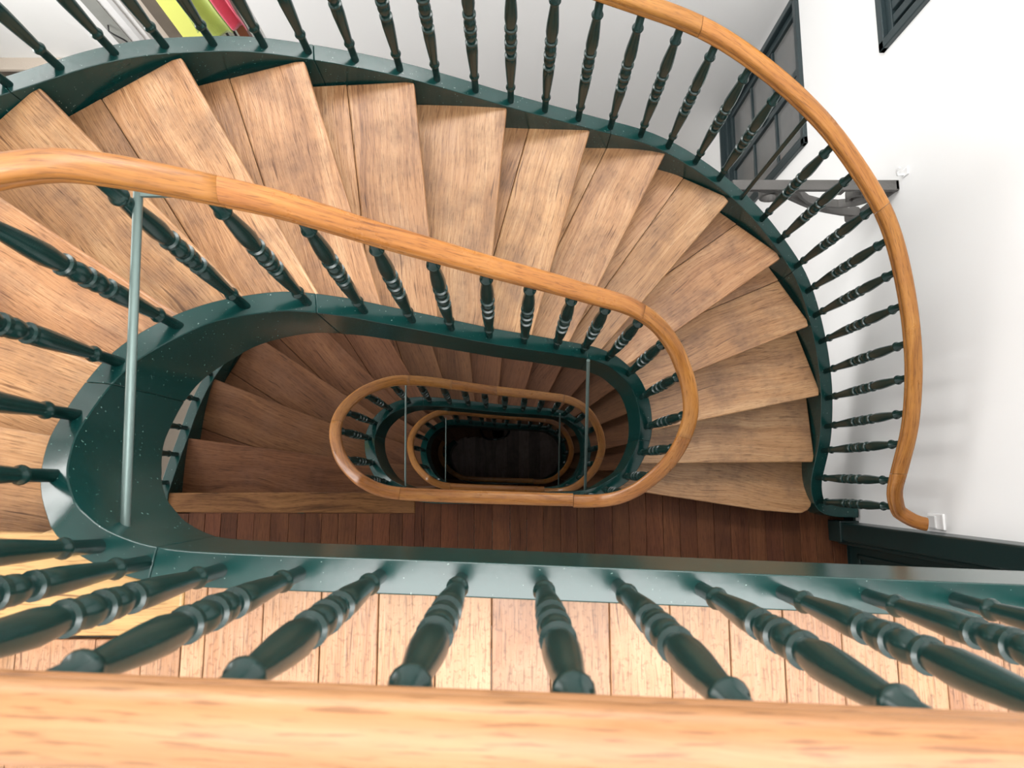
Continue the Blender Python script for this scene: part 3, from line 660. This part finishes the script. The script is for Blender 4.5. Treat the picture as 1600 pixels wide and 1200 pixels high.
# things stored in the bright corner behind the stair
lg = empty('stone_shelf', (-5.1, 4.44, -5.19), label='pale speckled stone shelf against the bright wall at far left', cat='shelf')
box('slab', (-6.0, 4.36, -5.21), (-4.72, 4.5, -5.17), M['stone'], lg, bevel=.004)
box('dark_support', (-6.0, 4.39, -5.9), (-4.78, 4.5, -5.21), M['taupe'], lg)
fl = empty('floor', (-4.1, 2.0, -2 * H), kind='structure')
ring = [O_in.off(k, -.10) for k in frange(17.6, 2.0, 40)] + [Vector((2.0, .0, 0)), Vector((2.0, -.2, 0))]
for i, (a, b) in enumerate(zip(ring, ring[1:])):      # unseen hall floor round the staircase, added to darken the storeys below
    def out(p):
        if p.x < -2.0 and p.y < 1.0: return (-6.0, p.y)
        if p.x > 1.85 and p.y < .7: return (2.2, p.y)
        c = Vector((-.1, .3)); d = Vector((p.x, p.y)) - c; t = 1e9
        if d.x > 1e-6: t = min(t, (2.2 - c.x) / d.x)
        if d.x < -1e-6: t = min(t, (-6.0 - c.x) / d.x)
        if d.y > 1e-6: t = min(t, (3.74 - c.y) / d.y)
        q = c + d * t; return (q.x, q.y)
    A, Bq = out(a), out(b)
    poly = [(a.x, a.y), (b.x, b.y), Bq]
    if abs(A[0] + 6.0) < 1e-4 and abs(Bq[1] - 3.74) < 1e-4: poly.append((-6.0, 3.74))
    if abs(A[1] - 3.74) < 1e-4 and abs(Bq[0] - 2.2) < 1e-4: poly.append((2.2, 3.74))
    poly.append(A)
    if parea(poly) > 1e-5: prism('floor_slab', poly, -2 * H - .16, -2 * H, M['taupe'], fl)
box('floor_slab', (-6.0, 3.74, -2 * H - .16), (-1.9, 4.5, -2 * H), M['taupe'], fl)
dn = empty('casement', (-3.8, 4.25, -5.95), label='white casement leaf with a grey glazed strip and black loop handle, top left', cat='window')
box('leaf', (-4.10, 4.28, -5.95), (-3.52, 4.33, -3.2), M['white_plastic'], dn, bevel=.006)
box('glazed_strip', (-3.86, 4.268, -5.9), (-3.72, 4.281, -3.3), M['grey_glass'], dn)
box('stile', (-3.62, 4.262, -5.95), (-3.57, 4.281, -3.2), M['grey_plastic'], dn, bevel=.004)
tube('handle', [(-3.80, 4.26, -4.32), (-3.80, 4.21, -4.34), (-3.76, 4.19, -4.36), (-3.70, 4.18, -4.42), (-3.67, 4.18, -4.50), (-3.69, 4.20, -4.56), (-3.70, 4.26, -4.57)], .008, M['black'], dn)
box('stone_post', (-3.33, 4.18, -5.95), (-3.24, 4.30, -3.0), M['stone']); tag(bpy.context.scene.objects[-1] if False else bpy.data.objects['stone_post'], 'narrow pale speckled stone post beside the taupe board, top left', 'post')
tag(box('board', (-3.235, 4.16, -5.95), (-3.10, 4.20, -3.0), M['taupe']), 'tall grey brown board standing between the stone post and yellow board', 'board')
tag(box('board', (-3.095, 4.15, -5.95), (-2.86, 4.19, -3.0), M['yellow'], bevel=.003), 'tall yellow board standing between the taupe board and green towel', 'board')
def towel(name, x0, x1, y, zb_, zt, m, label, ph=0.0, skew=0.0):
    nx, nz = 22, 30; v = []; F = []
    def P(i, j, s):
        u, t_ = i / nx, j / nz; z = zb_ + (zt - zb_) * t_
        x = x0 + (x1 - x0) * u + skew * (1 - t_) * (u - .5)
        yy = y + .04 * math.sin(u * 8 + ph + 1.8 * math.sin(t_ * 3)) * (1 - .3 * t_) + s * .008
        if j == 0: z += .035 * math.sin(u * 3.1 + ph)
        return (x, yy, z)
    for s in (-1, 1):
        for j in range(nz + 1):
            for i in range(nx + 1): v.append(P(i, j, s))
    n = (nx + 1) * (nz + 1)
    for s in (0, 1):
        for j in range(nz):
            for i in range(nx): a = s * n + j * (nx + 1) + i; F.append((a, a + 1, a + nx + 2, a + nx + 1))
    for i in range(nx): F.append((i, i + 1, n + i + 1, n + i)); a = nz * (nx + 1) + i; F.append((a, a + 1, n + a + 1, n + a))
    for j in range(nz): a = j * (nx + 1); F.append((a, a + nx + 1, n + a + nx + 1, n + a)); a += nx; F.append((a, a + nx + 1, n + a + nx + 1, n + a))
    o = new_obj(name, v, F, m, smooth=True, loc=((x0 + x1) / 2, y, zb_)); return tag(o, label, 'towel')
towel('towel', -2.83, -2.52, 4.0, -4.10, -3.0, M['lime'], 'lime green towel hanging left of the pink towel, top left corner', .4)
towel('towel', -2.47, -2.31, 3.93, -3.88, -3.0, M['pink'], 'bright pink towel hanging by the grey wall edge, top left corner', 1.9)
ra = empty('drying_rack', (-2.6, 4.05, -5.95), label='dark drying rack with the two towels, standing behind the stair at top left', cat='drying rack')
for xx, yy in ((-2.60, 4.06), (-2.55, 4.10)): rod('post', (xx, yy, -5.95), (xx, yy, -2.97), .012, M['black'], ra)
rod('rail', (-2.88, 4.0, -2.99), (-2.25, 4.0, -2.99), .012, M['black'], ra); rod('rail', (-2.88, 3.93, -2.97), (-2.25, 3.93, -2.97), .012, M['black'], ra)
rod('cross_bar', (-2.6, 4.06, -2.98), (-2.6, 3.93, -2.98), .010, M['black'], ra)
box('brown_post', (-2.49, 4.05, -5.95), (-2.40, 4.10, -3.4), M['brown'], ra, bevel=.004)['label'] = 'brown lacquered post'

# cart handle on the ground floor
ct = empty('hand_cart', (-.24, .75, ZG), label='black tubular cart handle standing on the dark ground floor at the bottom of the well', cat='cart')
zh = ZG + .85
tube('handle', [(-.52, .98, ZG + .35), (-.50, .90, zh - .25), (-.47, .78, zh - .06), (-.43, .70, zh), (-.36, .665, zh), (-.24, .665, zh), (-.12, .69, zh), (-.06, .72, zh), (-.02, .78, zh - .06), (.0, .90, zh - .25), (.02, .98, ZG + .35)], .017, M['black'], ct)
box('body', (-.50, .86, ZG + .12), (.0, 1.35, ZG + .42), M['black'], ct, bevel=.03)
rod('button', (-.27, .66, zh + .012), (-.22, .66, zh + .012), .014, M['steel'], ct)
for sx in (-.52, .02):
    for sy in (.95, 1.28): rod('wheel', (sx - .015, sy, ZG + .08), (sx + .015, sy, ZG + .08), .08, M['black'], ct, seg=20)
